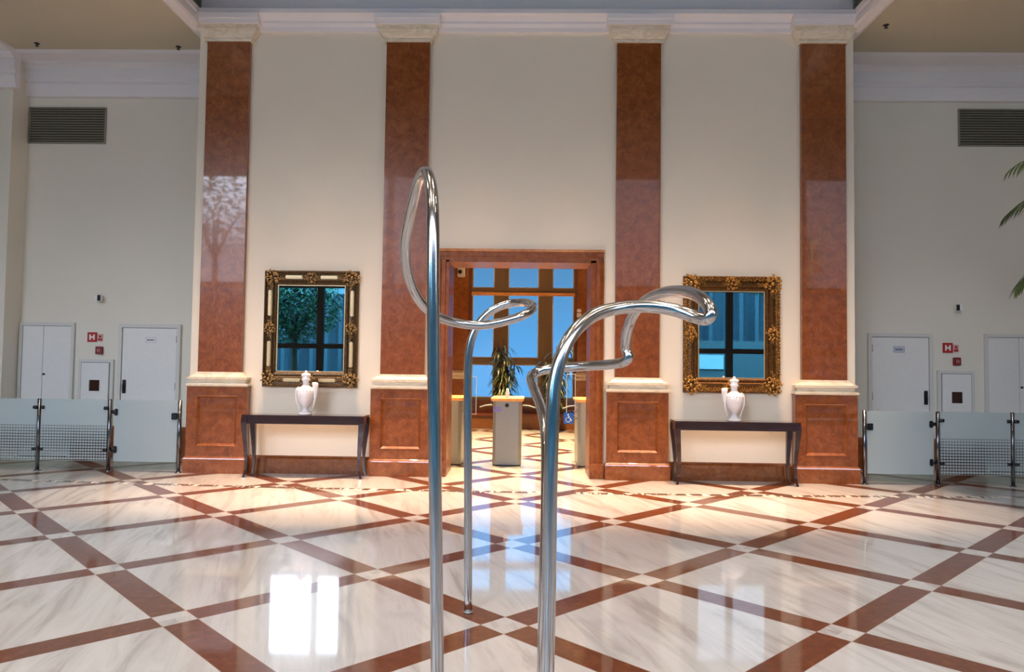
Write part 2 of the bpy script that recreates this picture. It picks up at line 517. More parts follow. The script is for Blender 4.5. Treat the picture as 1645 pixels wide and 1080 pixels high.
# frieze and cornices
struct('wall_frieze', MB().box(-4.5, 4.5, YW - 0.03, YW, 6.34, 9.5), 'white', label='white frieze above the central cornice', cat='wall')
prof = [(YW, 6.08), (YW - 0.05, 6.08), (YW - 0.06, 6.13), (YW - 0.10, 6.17), (YW - 0.10, 6.20), (YW - 0.16, 6.25), (YW - 0.20, 6.27), (YW - 0.20, 6.33), (YW - 0.17, 6.35), (YW, 6.35)]
b = MB().prism(prof, 'x', -4.58, 4.58)
for cx in (-4.07, -1.58, 1.58, 4.07):     # the cornice breaks forward over each pilaster
    b.prism([(YW, 6.13), (YW - 0.19, 6.13), (YW - 0.20, 6.19), (YW - 0.215, 6.195), (YW - 0.225, 6.26), (YW, 6.28)], 'x', cx - 0.45, cx + 0.45)
struct('trim_1', b, 'white', label='white moulded cornice above the pilasters', cat='cornice')
for i, s in enumerate((-1, 1)):
    p2 = [(4.46, 6.10), (4.56, 6.08), (4.58, 6.13), (4.66, 6.15), (4.68, 6.20), (4.74, 6.205), (4.74, 6.24), (4.46, 6.24), (4.44, 6.20), (4.44, 6.13)]
    b = MB().prism([(s * x, z) for x, z in p2], 'y', 3.0, YW + 1.32)
    b.prism([(s * x, z) for x, z in [(4.70, 6.2), (4.505, 6.2), (4.47, 6.22), (4.44, 6.27), (4.44, 6.34), (4.51, 6.36), (4.70, 6.36)]], 'y', 3.0, YW - 0.03)
    struct('trim_%d' % (2 + i), b, 'white', label='white moulding along the edge of the %s bay ceiling' % ('left', 'right')[i], cat='cornice')
    # rear cornice of the bay
    pr = [(YR, 5.63), (YR - 0.08, 5.63), (YR - 0.10, 5.70), (YR - 0.12, 5.82), (YR - 0.10, 5.85), (YR - 0.10, 5.87), (YR - 0.14, 5.90), (YR - 0.14, 6.06), (YR - 0.22, 6.10), (YR - 0.22, 6.13), (YR - 0.46, 6.16), (YR - 0.50, 6.2), (YR, 6.2)]
    e = (-7.82, 8.05)[i]
    b = MB().prism(pr, 'x', min(s * 4.5, e), max(s * 4.5, e))
    d = 6.58 - YR
    pr2 = [(y + d, z) for y, z in pr]
    b.prism(pr2, 'x', min(e + s * -0.10, s * 12), max(e + s * -0.10, s * 12))
    struct('trim_%d' % (4 + i), b, 'white', label='deep white cornice on the rear wall of the %s bay' % ('left', 'right')[i], cat='cornice')

# baseboards
def bb(x0, x1, y, name, label, h=0.24):
    b = MB().prism([(y, 0), (y - 0.04, 0), (y - 0.04, h - 0.04), (y - 0.03, h - 0.025), (y - 0.02, h - 0.015), (y - 0.02, h), (y, h)], 'x', x0, x1)
    struct(name, b, 'red', label=label, cat='baseboard')
bb(-4.54, -4.505 + 0.01, YW + 0.03, 'baseboard_corner_left', 'red marble baseboard end beside the leftmost pilaster', 0.5)
bb(-3.64, -2.01, YW, 'baseboard_front_left', 'red marble baseboard behind the left console table')
bb(2.01, 3.64, YW, 'baseboard_front_right', 'red marble baseboard behind the right console table')
bb(4.495, 4.54, YW + 0.03, 'baseboard_corner_right', 'red marble baseboard end beside the rightmost pilaster', 0.5)
for s, segs in ((-1, ((-6.93, -6.24), (-5.25, -4.5))), (1, ((4.5, 5.25), (6.24, 7.0)))):
    for k, (a, c) in enumerate(segs):
        bb(a, c, YR, 'baseboard_bay_%s_%d' % (('left', 'right')[s > 0], k + 1), 'dark red baseboard on the %s bay wall, %s' % (('left', 'right')[s > 0], 'nearer the centre of the hall' if (s > 0) == (k == 0) else 'between the service doors'), 0.48)
bb(-12, -7.82, 6.58, 'baseboard_far_left', 'dark red baseboard at the far left edge', 0.48)

# central doorway casing in red marble
b = MB()
XO0, XO1, XI0, XI1 = -1.12, 1.13, -0.97, 0.95
for (xa, xb) in ((XO0, XI0), (XO1, XI1)):
    s = 1 if xb > xa else -1
    p = [(xa, YW), (xa, YW - 0.05), (xa + s * 0.035, YW - 0.07), (xa + s * 0.05, YW - 0.05), (xa + s * 0.10, YW - 0.05), (xa + s * 0.11, YW - 0.035), (xb, YW - 0.035), (xb, 6.22), (xb - s * 0.03, 6.22), (xb - s * 0.03, YW)]
    b.prism(p, 'z', 0, 2.93)
    b.box(xa - s * 0.01, xb - s * 0.0, YW - 0.085, YW, 0, 0.20, 0.006)
zt = 3.08
p = [(YW, zt), (YW - 0.05, zt), (YW - 0.07, zt - 0.035), (YW - 0.05, zt - 0.05), (YW - 0.05, zt - 0.10), (YW - 0.035, zt - 0.11), (YW - 0.035, zt - 0.18), (6.22, zt - 0.18), (6.22, zt - 0.15), (YW, zt - 0.15)]
b.prism(p, 'x', XO0, XO1)
struct('door_1', b, 'honed', label='red marble casing of the central doorway', cat='doorway')

# vestibule beyond the doorway
struct('wall_vestibule_left', MB().box(-2.15, -1.95, 6.2, 13.9, 0, 4.3), 'redwood', label='wood panelled left wall beyond the doorway', cat='wall')
struct('wall_vestibule_right', MB().box(1.95, 2.15, 6.2, 13.9, 0, 4.3), 'redwood', label='wood panelled right wall beyond the doorway', cat='wall')
struct('ceiling_vestibule', MB().box(-2.15, 2.15, 6.2, 13.9, 4.12, 4.3), 'wall', label='ceiling beyond the doorway', cat='ceiling')
b = MB().box(-1.95, -1.27, 13.4, 13.6, 0, 4.12).box(1.23, 1.95, 13.4, 13.6, 0, 4.12).box(-1.27, 1.23, 13.4, 13.6, 3.93, 4.12).box(-1.27, 1.23, 13.4, 13.6, 0, 0.66)
struct('wall_vestibule_rear', b, 'redwood', label='red brown wall around the far window beyond the doorway', cat='wall')
# far window
win = thing('window_1', (0, 13.45, 0.66), 'tall blue window beyond the central doorway', 'window'); win['kind'] = 'structure'
def P(x, y, z, root): return x - root.location.x, y - root.location.y, z - root.location.z
def local(root, mb):
    lx, ly, lz = root.location
    mb.v = [(x - lx, y - ly, z - lz) for x, y, z in mb.v]
    return mb
b = MB()
for a, c in ((-1.27, -1.25), (-0.72, -0.38), (0.36, 0.69), (1.21, 1.23)): b.box(a, c, 13.41, 13.53, 0.66, 3.93, 0.004)
for a, c in ((-0.60, -0.50), (0.475, 0.575)): b.box(a, c, 13.38, 13.41, 0.66, 3.93, 0.004)
for a, c in ((3.28, 3.38), (1.52, 1.68), (0.66, 0.72), (3.89, 3.93)): b.box(-1.27, 1.23, 13.40, 13.52, a, c, 0.004)
local(win, b).build('window_frame', 'mullion2', win)
tag(local(win, MB().box(-1.27, 1.23, 13.34, 13.42, 3.19, 3.27, 0.006)).build('rail', 'honey', win), 'honey coloured wooden rail')
for xa, xb in ((-1.25, -0.72), (-0.38, 0.36), (0.69, 1.21)):
    for za, zb in ((3.38, 3.89), (1.68, 3.28), (0.72, 1.52)):
        pn = local(win, MB().box(xa, xb, 13.46, 13.468, za, zb)).build('pane', 'blue', win)
        bd = MB(); 
        for (a, c_, d, e) in ((xa, xb, za, za + 0.022), (xa, xb, zb - 0.022, zb), (xa, xa + 0.022, za + 0.022, zb - 0.022), (xb - 0.022, xb, za + 0.022, zb - 0.022)):
            bd.box(a, c_, 13.425, 13.46, d, e)
        local(win, bd).build('glazing_bead', 'bead', pn)

# window wall behind the camera (seen in the mirrors, the marble and the floor)
win = thing('window_2', (0, -7, 0), 'wide window wall at the near end of the hall, seen in the mirrors', 'window'); win['kind'] = 'structure'
b = MB()
ZT = 7.45
YB_ = -7.0
cols_x = [x for x in (-11.9, -8.45, -6.32, -4.2, -2.1, 0.0, 2.1, 4.2, 6.25, 8.45, 11.9)]
for x in cols_x: b.box(x - 0.10, x + 0.10, YB_ - 0.08, YB_ + 0.08, 0, ZT)
for z in (0.1, 2.02, 3.9, ZT - 0.08): b.box(-12, 12, YB_ - 0.06, YB_ + 0.06, z - 0.075, z + 0.075)
local(win, b).build('window_frame', 'mullion', win)
for xa, xb in zip(cols_x, cols_x[1:]):
    for za, zb, mm in ((0.17, 1.95, 'teal'), (2.09, 3.83, 'teal'), (3.97, 7.30, 'clear')):
        local(win, MB().box(xa + 0.10, xb - 0.10, YB_ - 0.004, YB_ + 0.004, za, zb)).build('pane', mm, win)
struct('wall_near', MB().box(-12, 12, -7.15, -6.9, 7.46, 9.5), 'wall', label='plaster wall above the window wall at the near end', cat='wall')
# street outside
struct('ground_outside', MB().box(-40, 40, -60, -7.2, -0.3, -0.05), 'paving', label='paving outside the window wall', cat='paving')
b = MB().box(-3, 26, -22, -21.6, -0.05, 5.6).box(-26, -3, -23.6, -23.2, -0.05, 5.2)
tag(b.build('slatted_building', 'facade'), 'dark slatted building front across the street, seen in the mirrors', 'building')

tag(MB().box(-7.5, 30, -22.4, -22.0, 5.6, 15.0).build('sky_mask_block', 'maskstone'), 'added tall grey block behind the slatted front, masking sky from the pilaster reflections', 'building', kind='structure')  # added block, covers sky that most pilasters would otherwise reflect

# ------------------------------------------------------------------ pilasters
def pilaster(cx, label):
    r = thing('pilaster', (cx, YW - 0.002, 0), label, 'pilaster', 'red marble pilasters of the central wall')
    c, y = 0.0, 0.0
    MB().stack(c, y, [(0, 0.43, -0.15), (0.19, 0.43, -0.15), (0.205, 0.425, -0.145), (0.22, 0.415, -0.125), (0.225, 0.41, -0.12)]).build('plinth', 'red', r)
    # pedestal with a sunk panel
    b = MB().box(-0.41, 0.41, -0.085, 0, 0.225, 1.16)
    for (x0, x1, z0, z1) in ((-0.41, 0.41, 0.225, 0.36), (-0.41, 0.41, 1.04, 1.16), (-0.41, -0.275, 0.36, 1.04), (0.275, 0.41, 0.36, 1.04)):
        b.box(x0, x1, -0.12, -0.085, z0, z1)
    b.build('pedestal', 'red', r)
    bm_ = MB()      # splayed, mitred moulding round the sunk panel
    vs = []
    for (t, y_) in ((0.0, -0.120), (0.006, -0.124), (0.012, -0.116), (0.032, -0.092), (0.036, -0.085)):
        vs += [(-0.275 + t, y_, 0.36 + t), (0.275 - t, y_, 0.36 + t), (0.275 - t, y_, 1.04 - t), (-0.275 + t, y_, 1.04 - t)]
    bm_.add(vs, [(i * 4 + j, i * 4 + (j + 1) % 4, i * 4 + 4 + (j + 1) % 4, i * 4 + 4 + j) for i in range(4) for j in range(4)])
    bm_.build('panel_moulding', 'red', r)
    MB().stack(c, y, [(1.16, 0.40, -0.115), (1.175, 0.425, -0.14), (1.20, 0.425, -0.14), (1.208, 0.378, -0.098), (1.25, 0.378, -0.098), (1.262, 0.41, -0.13), (1.29, 0.41, -0.13), (1.30, 0.37, -0.11), (1.33, 0.33, -0.085), (1.36, 0.315, -0.075)]).build('ledge', 'cream', r)
    b = MB().box(-0.298, 0.298, -0.065, 0, 1.36, 5.92)
    b.build('shaft', 'red', r)
    for z in (3.09, 4.88): MB().box(-0.2985, 0.2985, -0.0655, -0.05, z, z + 0.004).build('joint_line', 'redwood', r)
    MB().stack(c, y, [(5.92, 0.33, -0.09), (5.955, 0.335, -0.095), (5.965, 0.325, -0.09), (5.98, 0.345, -0.105), (6.03, 0.385, -0.135), (6.07, 0.41, -0.155), (6.13, 0.415, -0.16)]).build('capital', 'cream', r)
    return r
pil = pilaster(-4.07, 'tall red marble pilaster, leftmost, beside the left glass gate')
for x, lb in ((-1.58, 'tall red marble pilaster between the left console table and the doorway'),
              (1.58, 'tall red marble pilaster between the doorway and the right console table'),
              (4.07, 'tall red marble pilaster, rightmost, beside the right glass gate')):
    q = copy_tree(pil); q.location.x = x; q['label'] = lb
# far pilasters of the vestibule, flanking the blue window
def far_pilaster(x0, x1, label):
    r = thing('far_pilaster', ((x0 + x1) / 2, 13.395, 0), label, 'pilaster', 'far pilasters beside the blue window')
    h = (x1 - x0) / 2
    MB().stack(0, 0, [(0, h, -0.14), (0.22, h, -0.14)]).build('plinth', 'red', r)
    MB().box(-h + 0.01, h - 0.01, -0.11, 0, 0.22, 1.16).build('pedestal', 'red', r)
    MB().stack(0, 0, [(1.16, h, -0.13), (1.2, h + 0.03, -0.16), (1.22, h + .03, -0.16), (1.24, h, -0.13), (1.28, h, -0.13), (1.30, h + .02, -0.14), (1.36, h - 0.03, -0.08)]).build('ledge', 'cream', r)
    MB().box(-h + 0.05, h - 0.05, -0.06, 0, 1.36, 4.12).build('shaft', 'red', r)
far_pilaster(-1.9, -1.29, 'red marble pilaster left of the far blue window')
far_pilaster(1.25, 1.9, 'red marble pilaster right of the far blue window')

# ------------------------------------------------------------------ bay doors
def bay_door(s, n):
    side = 'left' if s < 0 else 'right'
    r = thing('door_%d' % n, (s * 5.755, YR, 0), 'white single service door in the %s bay' % side, 'door'); r['kind'] = 'structure'
    h, zt = 0.485, 2.06
    b = MB()
    for a in (-1, 1): b.box(a * h, a * (h - 0.055), -0.05, 0, 0, zt - 0.05, 0.002)
    b.box(-h, h, -0.05, 0, zt - 0.05, zt + 0.005, 0.004)
    b.build('door_frame', 'frame', r)
    leaf = MB().box(-h + 0.062, h - 0.062, -0.032, -0.002, 0.01, zt - 0.057, 0.002).build('leaf', 'door', r)
    MB().box(-h + 0.055, h - 0.055, -0.012, 0.0, 0.0, zt - 0.05).build('rebate', 'gap', r)
    # black lock plate with a lever; hinges on the other edge
    hx = s * (h - 0.11)
    pl = MB().box(hx - 0.028, hx + 0.028, -0.045, -0.032, 0.99, 1.20, 0.004)
    pl.cyl((hx, -0.045, 1.12), (hx, -0.085, 1.12), 0.009, 8).cyl((hx, -0.08, 1.12), (hx - s * 0.0 + 0.0, -0.08, 1.03), 0.009, 8)
    pl.build('handle', 'black', r)
    for z in (0.3, 1.05, 1.78):
        MB().cyl((-s * (h - 0.058), -0.042, z), (-s * (h - 0.058), -0.042, z + 0.11), 0.009, 8).build('hinge', 'satin', r)
    sx = -s * 0.02
    pk = 'signwhite' if s < 0 else 'paper'
    sg = MB().box(sx - 0.085, sx + 0.085, -0.036, -0.032, 1.77, 1.87, 0.001).build('door_sign', pk, r)
    t = MB()
    if True:   # two short rows of small lettering
        x = sx - 0.055
        for k, wd in enumerate((0.018, 0.012, 0.018, 0.012, 0.014)):
            t.box(x, x + wd, -0.0375, -0.036, 1.805, 1.835); x += wd + 0.008
        for (xa, xb, za, zb) in ((-0.078, 0.078, 1.86, 1.863), (-0.078, 0.078, 1.777, 1.78), (-0.078, -0.075, 1.777, 1.863), (0.075, 0.078, 1.777, 1.863)):
            t.box(sx + xa, sx + xb, -0.0375, -0.036, za, zb)
    t.build('lettering', 'ink', sg)
bay_door(-1, 2); bay_door(1, 3)
def double_door(x0, x1, n, side, sp):
    r = thing('door_%d' % n, ((x0 + x1) / 2, YR, 0), 'white two leaf cupboard door in the %s bay' % side, 'door'); r['kind'] = 'structure'
    h = (x1 - x0) / 2; zt = 2.07
    b = MB()
    for a in (-1, 1): b.box(a * h, a * (h - 0.05), -0.045, 0, 0, zt - 0.045, 0.002)
    b.box(-h, h, -0.045, 0, zt - 0.045, zt + 0.005, 0.004)
    b.build('door_frame', 'frame', r)
    MB().box(-h + 0.05, h - 0.05, -0.010, 0.0, 0.0, zt - 0.045).build('rebate', 'gap', r)
    c = sp - (x0 + x1) / 2
    MB().box(-h + 0.055, c - 0.003, -0.030, -0.002, 0.01, zt - 0.05, 0.002).build('leaf', 'door', r)
    lf = MB().box(c + 0.003, h - 0.055, -0.030, -0.002, 0.01, zt - 0.05, 0.002).build('leaf', 'door', r)
    MB().cyl((c + 0.03, -0.03, 1.27), (c + 0.03, -0.05, 1.27), 0.016, 12).build('knob', 'black', lf)
double_door(-7.81, -6.94, 4, 'left', -7.43)
double_door(7.02, 8.04, 5, 'right', 7.53)

# ------------------------------------------------------------------ fire hose cabinets, signs, sensors
def frame_boxes(b, x0, x1, z0, z1, t, y0, y1, bev=0.003):
    for (a, c_, d, e) in ((x0, x1, z0, z0 + t), (x0, x1, z1 - t, z1), (x0, x0 + t, z0 + t, z1 - t), (x1 - t, x1, z0 + t, z1 - t)):
        b.box(a, c_, y0, y1, d, e, bev)
def H_shape(b, cx, cz, w_, h_, t, y0, y1):
    b.box(cx - w_ / 2, cx - w_ / 2 + t, y0, y1, cz - h_ / 2, cz + h_ / 2)
    b.box(cx + w_ / 2 - t, cx + w_ / 2, y0, y1, cz - h_ / 2, cz + h_ / 2)
    b.box(cx - w_ / 2 + t, cx + w_ / 2 - t, y0, y1, cz - t / 2, cz + t / 2)
for s in (-1, 1):
    side = 'left' if s < 0 else 'right'
    cx = s * 6.585
    r = thing('fire_hose_cabinet', (cx, YR, 0.25), 'white fire hose cabinet with a small dark window in the %s bay' % side, 'fire cabinet', 'fire hose cabinets beside the service doors')
    b = MB().box(-0.275, 0.275, -0.04, 0, 0, 1.26, 0.004); b.build('body', 'frame', r)
    d = MB()
    frame_boxes(d, -0.225, 0.225, 0.04, 1.215, 0.005, -0.044, -0.038, 0)
    d.build('door_gap', 'gap', r)
    dr = MB()
    wx = 0.0 - s * -0.0
    for (a, c_, e, f_) in ((-0.215, 0.215, 0.05, 0.77), (-0.215, 0.215, 0.94, 1.205), (-0.215, -0.08, 0.77, 0.94), (0.08, 0.215, 0.77, 0.94)):
        dr.box(a, c_, -0.055, -0.04, e, f_)
    dr = dr.build('door', 'door', r)
    f2 = MB(); frame_boxes(f2, -0.10, 0.10, 0.75, 0.96, 0.02, -0.064, -0.055)
    f2.build('window_surround', 'signwhite', dr)
    MB().box(-0.08, 0.08, -0.05, -0.046, 0.77, 0.94).build('window_pane', plain('cabinet_window', srgb(56, 30, 24), 0.1), dr)
    # signs (each a plate on the wall)
    hx = cx + s * 0.09 * (1 if s < 0 else -1) - 0.0
    hx = -6.675 if s < 0 else 6.48
    r = thing('fire_hose_sign', (hx, YR, 1.78), 'red square sign with a white H in the %s bay' % side, 'sign', 'red H signs in the bays')
    MB().box(-0.075, 0.075, -0.012, 0, -0.0, 0.15, 0.002).build('plate', 'signred', r)
    b = MB(); H_shape(b, 0, 0.075, 0.085, 0.085, 0.024, -0.014, -0.012); b.build('letter', 'signwhite', r)
    x2 = hx + 0.125
    r = thing('equipment_sign', (x2, YR, 1.79), 'small red and white equipment sign beside the red H in the %s bay' % side, 'sign', 'small signs beside the H signs')
    MB().box(-0.042, 0.042, -0.008, 0, 0, 0.115, 0.002).build('plate', plain('sign_pink', srgb(214, 170, 164), 0.4), r)
    b = MB().box(-0.03, 0.03, -0.011, -0.008, 0.012, 0.045)
    b.cyl((0.0, -0.008, 0.075), (0.0, -0.011, 0.075), 0.02, 14); b.build('symbol', 'signred', r)
    r = thing('alarm_call_point', (x2 + (0.005 if s < 0 else 0), YR, 1.59), 'dark red fire alarm call box below the H sign in the %s bay' % side, 'fire alarm', 'fire alarm call boxes')
    MB().box(-0.052, 0.052, -0.05, 0, 0, 0.12, 0.006).build('box_body', plain('alarm_red', srgb(128, 40, 40), 0.4), r)
    b = MB(); H_shape(b, 0, 0.06, 0.04, 0.05, 0.010, -0.053, -0.05); b.build('mark', plain('alarm_mark', srgb(196, 150, 150), 0.4), r)
    # wall sensor on a short bracket
    sx = -6.55 if s < 0 else 6.60
    r = thing('wall_sensor', (sx, YR, 2.46), 'small black and white sensor high on the %s bay wall' % side, 'sensor', 'wall sensors above the cabinets')
    MB().box(-0.012, 0.012, -0.05, 0, -0.03, 0.03, 0.003).build('bracket', 'frame', r)
    MB().box(-0.05, 0.05, -0.12, -0.05, -0.05, 0.05, 0.01).build('housing', 'signwhite', r)
    k = 1 if s < 0 else -1
    MB().box(k * 0.0, k * 0.048, -0.126, -0.12, -0.045, 0.045, 0.002).build('lens', 'black', r)

# ------------------------------------------------------------------ ventilation grilles and sprinklers
def grille(x0, x1, z0, z1, label):
    r = thing('ventilation_grille', ((x0 + x1) / 2, YR, z0), label, 'vent grille', 'wide grey grilles under the bay cornices')
    h = (x1 - x0) / 2; H = z1 - z0
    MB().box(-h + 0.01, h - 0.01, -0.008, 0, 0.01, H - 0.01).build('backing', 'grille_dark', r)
    b = MB(); frame_boxes(b, -h, h, 0, H, 0.022, -0.03, 0); b.build('frame', 'grille', r)
    n = 13
    b = MB()
    for i in range(n):
        z = 0.03 + (H - 0.06) * (i + 0.5) / n
        b.prism([(-0.026, z - 0.012), (-0.022, z - 0.014), (-0.008, z + 0.010), (-0.012, z + 0.012)], 'x', -h + 0.022, h - 0.022)
    b.build('louvres', 'grille', r)
grille(-7.90 + 0.09, -6.57, 4.90, 5.48, 'wide grey ventilation grille high in the left bay')
grille(6.67, 7.98, 4.95, 5.53, 'wide grey ventilation grille high in the right bay behind the palm')
for s in (-1, 1):
    side = ('left', 'right')[s > 0]
    r = thing('ceiling_grille', (s * 4.5, 4.95, 6.38), 'dark louvred grille on the white face above the %s bay edge' % side, 'vent grille', 'grilles above the bay edges')
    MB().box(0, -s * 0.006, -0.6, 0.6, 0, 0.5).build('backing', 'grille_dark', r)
    b = MB()
    for (a, c_, d, e) in ((-0.62, 0.62, -0.01, 0.015), (-0.62, 0.62, 0.485, 0.51), (-0.62, -0.6, 0.015, 0.485), (0.6, 0.62, 0.015, 0.485)): b.box(0, -s * 0.02, a, c_, d, e)
    b.build('frame', 'grille', r)
    b = MB()
    for i in range(14): b.box(-s * 0.005, -s * 0.016, -0.6, 0.6, 0.03 + i * 0.033, 0.042 + i * 0.033)
    b.build('louvres', 'grille', r)
for x, y, lb in ((-7.25, 6.25, 'black sprinkler head on the left bay ceiling near the corner'), (-5.17, 6.35, 'black sprinkler head on the left bay ceiling near the central wall'), (4.93, 5.59, 'black sprinkler head on the right bay ceiling')):
    r = thing('sprinkler_head', (x, y, 6.2), lb, 'sprinkler', 'ceiling sprinkler heads')
    MB().lathe(0, 0, [(0.04, 0), (0.04, -0.008), (0.012, -0.014), (0.012, -0.034)], 12).build('body', 'black', r)
    MB().lathe(0, 0, [(0.004, -0.034), (0.026, -0.04), (0.026, -0.045), (0.004, -0.047)], 12).build('deflector', 'black', r)

# ------------------------------------------------------------------ console tables
def console(cx, yc, label):
    r = thing('console_table', (cx, yc, 0), label, 'console table', 'dark console tables under the mirrors')
    W, D = 0.80, 0.185
    # top with slightly lifted edge
    MB().box(-W, W, -D, D, 0.785, 0.815, 0.006).build('top', 'wood', r)
    b = MB()
    b.box(-W + 0.04, W - 0.04, -D + 0.015, -D + 0.035, 0.70, 0.785).box(-W + 0.04, W - 0.04, D - 0.035, D - 0.015, 0.70, 0.785)
    b.box(-W + 0.015, -W + 0.035, -D + 0.04, D - 0.04, 0.70, 0.785).box(W - 0.035, W - 0.015, -D + 0.04, D - 0.04, 0.70, 0.785)
    b.build('apron', 'wood', r)
    for sx in (-1, 1):
        for sy in (-1, 1):
            # shaped leg: full knee under the top, slim ankle, foot that turns out
            rings = []
            for z, hw, off in ((0.0, 0.014, 0.012), (0.03, 0.013, 0.004), (0.10, 0.015, -0.012), (0.22, 0.019, -0.018), (0.36, 0.024, -0.012), (0.50, 0.029, -0.002), (0.62, 0.034, 0.008), (0.72, 0.037, 0.013), (0.785, 0.036, 0.010)):
                x = sx * (W - 0.045 + off); y = sy * (D - 0.04 + off * 0.5)
                hy = hw * 0.85
                rings.append([(x - hw, y - hy, z), (x + hw, y - hy, z), (x + hw, y + hy, z), (x - hw, y + hy, z)])
            MB().loft(rings).build('leg', 'wood', r)
    return r
console(-2.80, 5.35, 'dark mahogany console table on the left, under the bronze framed mirror')
console(2.815, 5.35, 'dark mahogany console table on the right, under the gold framed mirror')

# ------------------------------------------------------------------ porcelain vases
def vase(cx, cy, z0, k, label):
    r = thing('porcelain_vase', (cx, cy, z0), label, 'vase', 'white porcelain vases on the console tables')
    prof = [(0.002, 0), (0.085, 0), (0.088, 0.018), (0.070, 0.03), (0.050, 0.045), (0.036, 0.075), (0.038, 0.10), (0.060, 0.125), (0.085, 0.16), (0.105, 0.21), (0.115, 0.26), (0.114, 0.30), (0.104, 0.335), (0.082, 0.36), (0.055, 0.375), (0.042, 0.395), (0.038, 0.42), (0.044, 0.445), (0.050, 0.455), (0.046, 0.46), (0.002, 0.46)]
    b = MB().lathe(0, 0, prof, 40)
    # raised ribs round the shoulder and a garland
    for q in range(16):
        a = q / 16 * 2 * PI
        b.sphere((0.108 * math.cos(a), 0.108 * math.sin(a), 0.322), 0.013, 5)
    b.build('body', 'porcelain', r)
    # lid with a curled finial
    l = MB().lathe(0, 0, [(0.002, 0.455), (0.058, 0.455), (0.060, 0.465), (0.050, 0.485), (0.052, 0.51), (0.045, 0.535), (0.028, 0.55), (0.012, 0.556), (0.002, 0.558)], 28)
    for q in range(7):
        a = q / 7 * 2 * PI
        l.sphere((0.04 * math.cos(a), 0.04 * math.sin(a), 0.52), 0.022, 6)
    l.sphere((0.0, 0, 0.565), 0.02, 6, (1, 1, 0.8))
    l.build('lid', 'porcelain', r)
    # tall flared handle on one side, slim scroll on the other
    h = MB()
    rings = []
    for x, z, w1, d1 in ((0.060, 0.03, 0.014, 0.018), (0.095, 0.07, 0.014, 0.018), (0.115, 0.13, 0.014, 0.02), (0.126, 0.20, 0.015, 0.02), (0.130, 0.27, 0.026, 0.024), (0.128, 0.33, 0.036, 0.026), (0.126, 0.39, 0.042, 0.028), (0.122, 0.42, 0.042, 0.028), (0.113, 0.43, 0.024, 0.02)):
        rings.append([(k * x + w1 * math.cos(t / 10 * 2 * PI), d1 * math.sin(t / 10 * 2 * PI), z) for t in range(10)])
    h.loft(rings, True)
    h.build('handle', 'porcelain', r)
    s2 = MB()
    pts = catmull([(-k * 0.085, 0, 0.36), (-k * 0.115, 0, 0.345), (-k * 0.128, 0, 0.30), (-k * 0.130, 0, 0.24), (-k * 0.115, 0, 0.17), (-k * 0.09, 0, 0.10), (-k * 0.07, 0, 0.03)], 4)
    s2.tube(pts, 0.011, 8)
    s2.build('scroll', 'porcelain', r)
    return r
vase(-2.815, 5.33, 0.815, 1, 'white porcelain lidded vase on the left console table')
vase(2.81, 5.33, 0.815, -1, 'white porcelain lidded vase on the right console table')

# ------------------------------------------------------------------ mirrors
def leaf_cluster(b, c, rad, n, rng, y=-0.05):
    """carved acanthus cluster: short curled leaves packed round a boss"""
    b.sphere((c[0], y, c[1]), rad * 0.24, 6, (1, 0.7, 1))
    m_ = n if rad < 0.05 else n * 4
    for i in range(m_):
        a = 2 * PI * i / m_ * (1 if rad < 0.05 else 2.4) + rng.uniform(-0.25, 0.25)
        r0 = rad * (0.45 if rad < 0.05 else rng.uniform(0.25, 0.85))
        L = rad * (0.6 if rad < 0.05 else 0.34)
        turn = rng.choice((-1, 1)) * rng.uniform(1.2, 2.4)
        x, z = c[0] + r0 * math.cos(a), c[1] + r0 * math.sin(a)
        pts = []
        for t in range(5):
            pts.append((x, y - 0.010 * math.sin(PI * t / 4) + 0.006 * (r0 / rad), z))
            aa = a + turn * t / 4
            x += L / 4 * math.cos(aa) * 1.2; z += L / 4 * math.sin(aa) * 1.2
        w_ = rad * (0.16 if rad < 0.05 else 0.105)
        b.tube(pts, [w_ * k for k in (0.6, 1.0, 1.0, 0.75, 0.35)], 6)
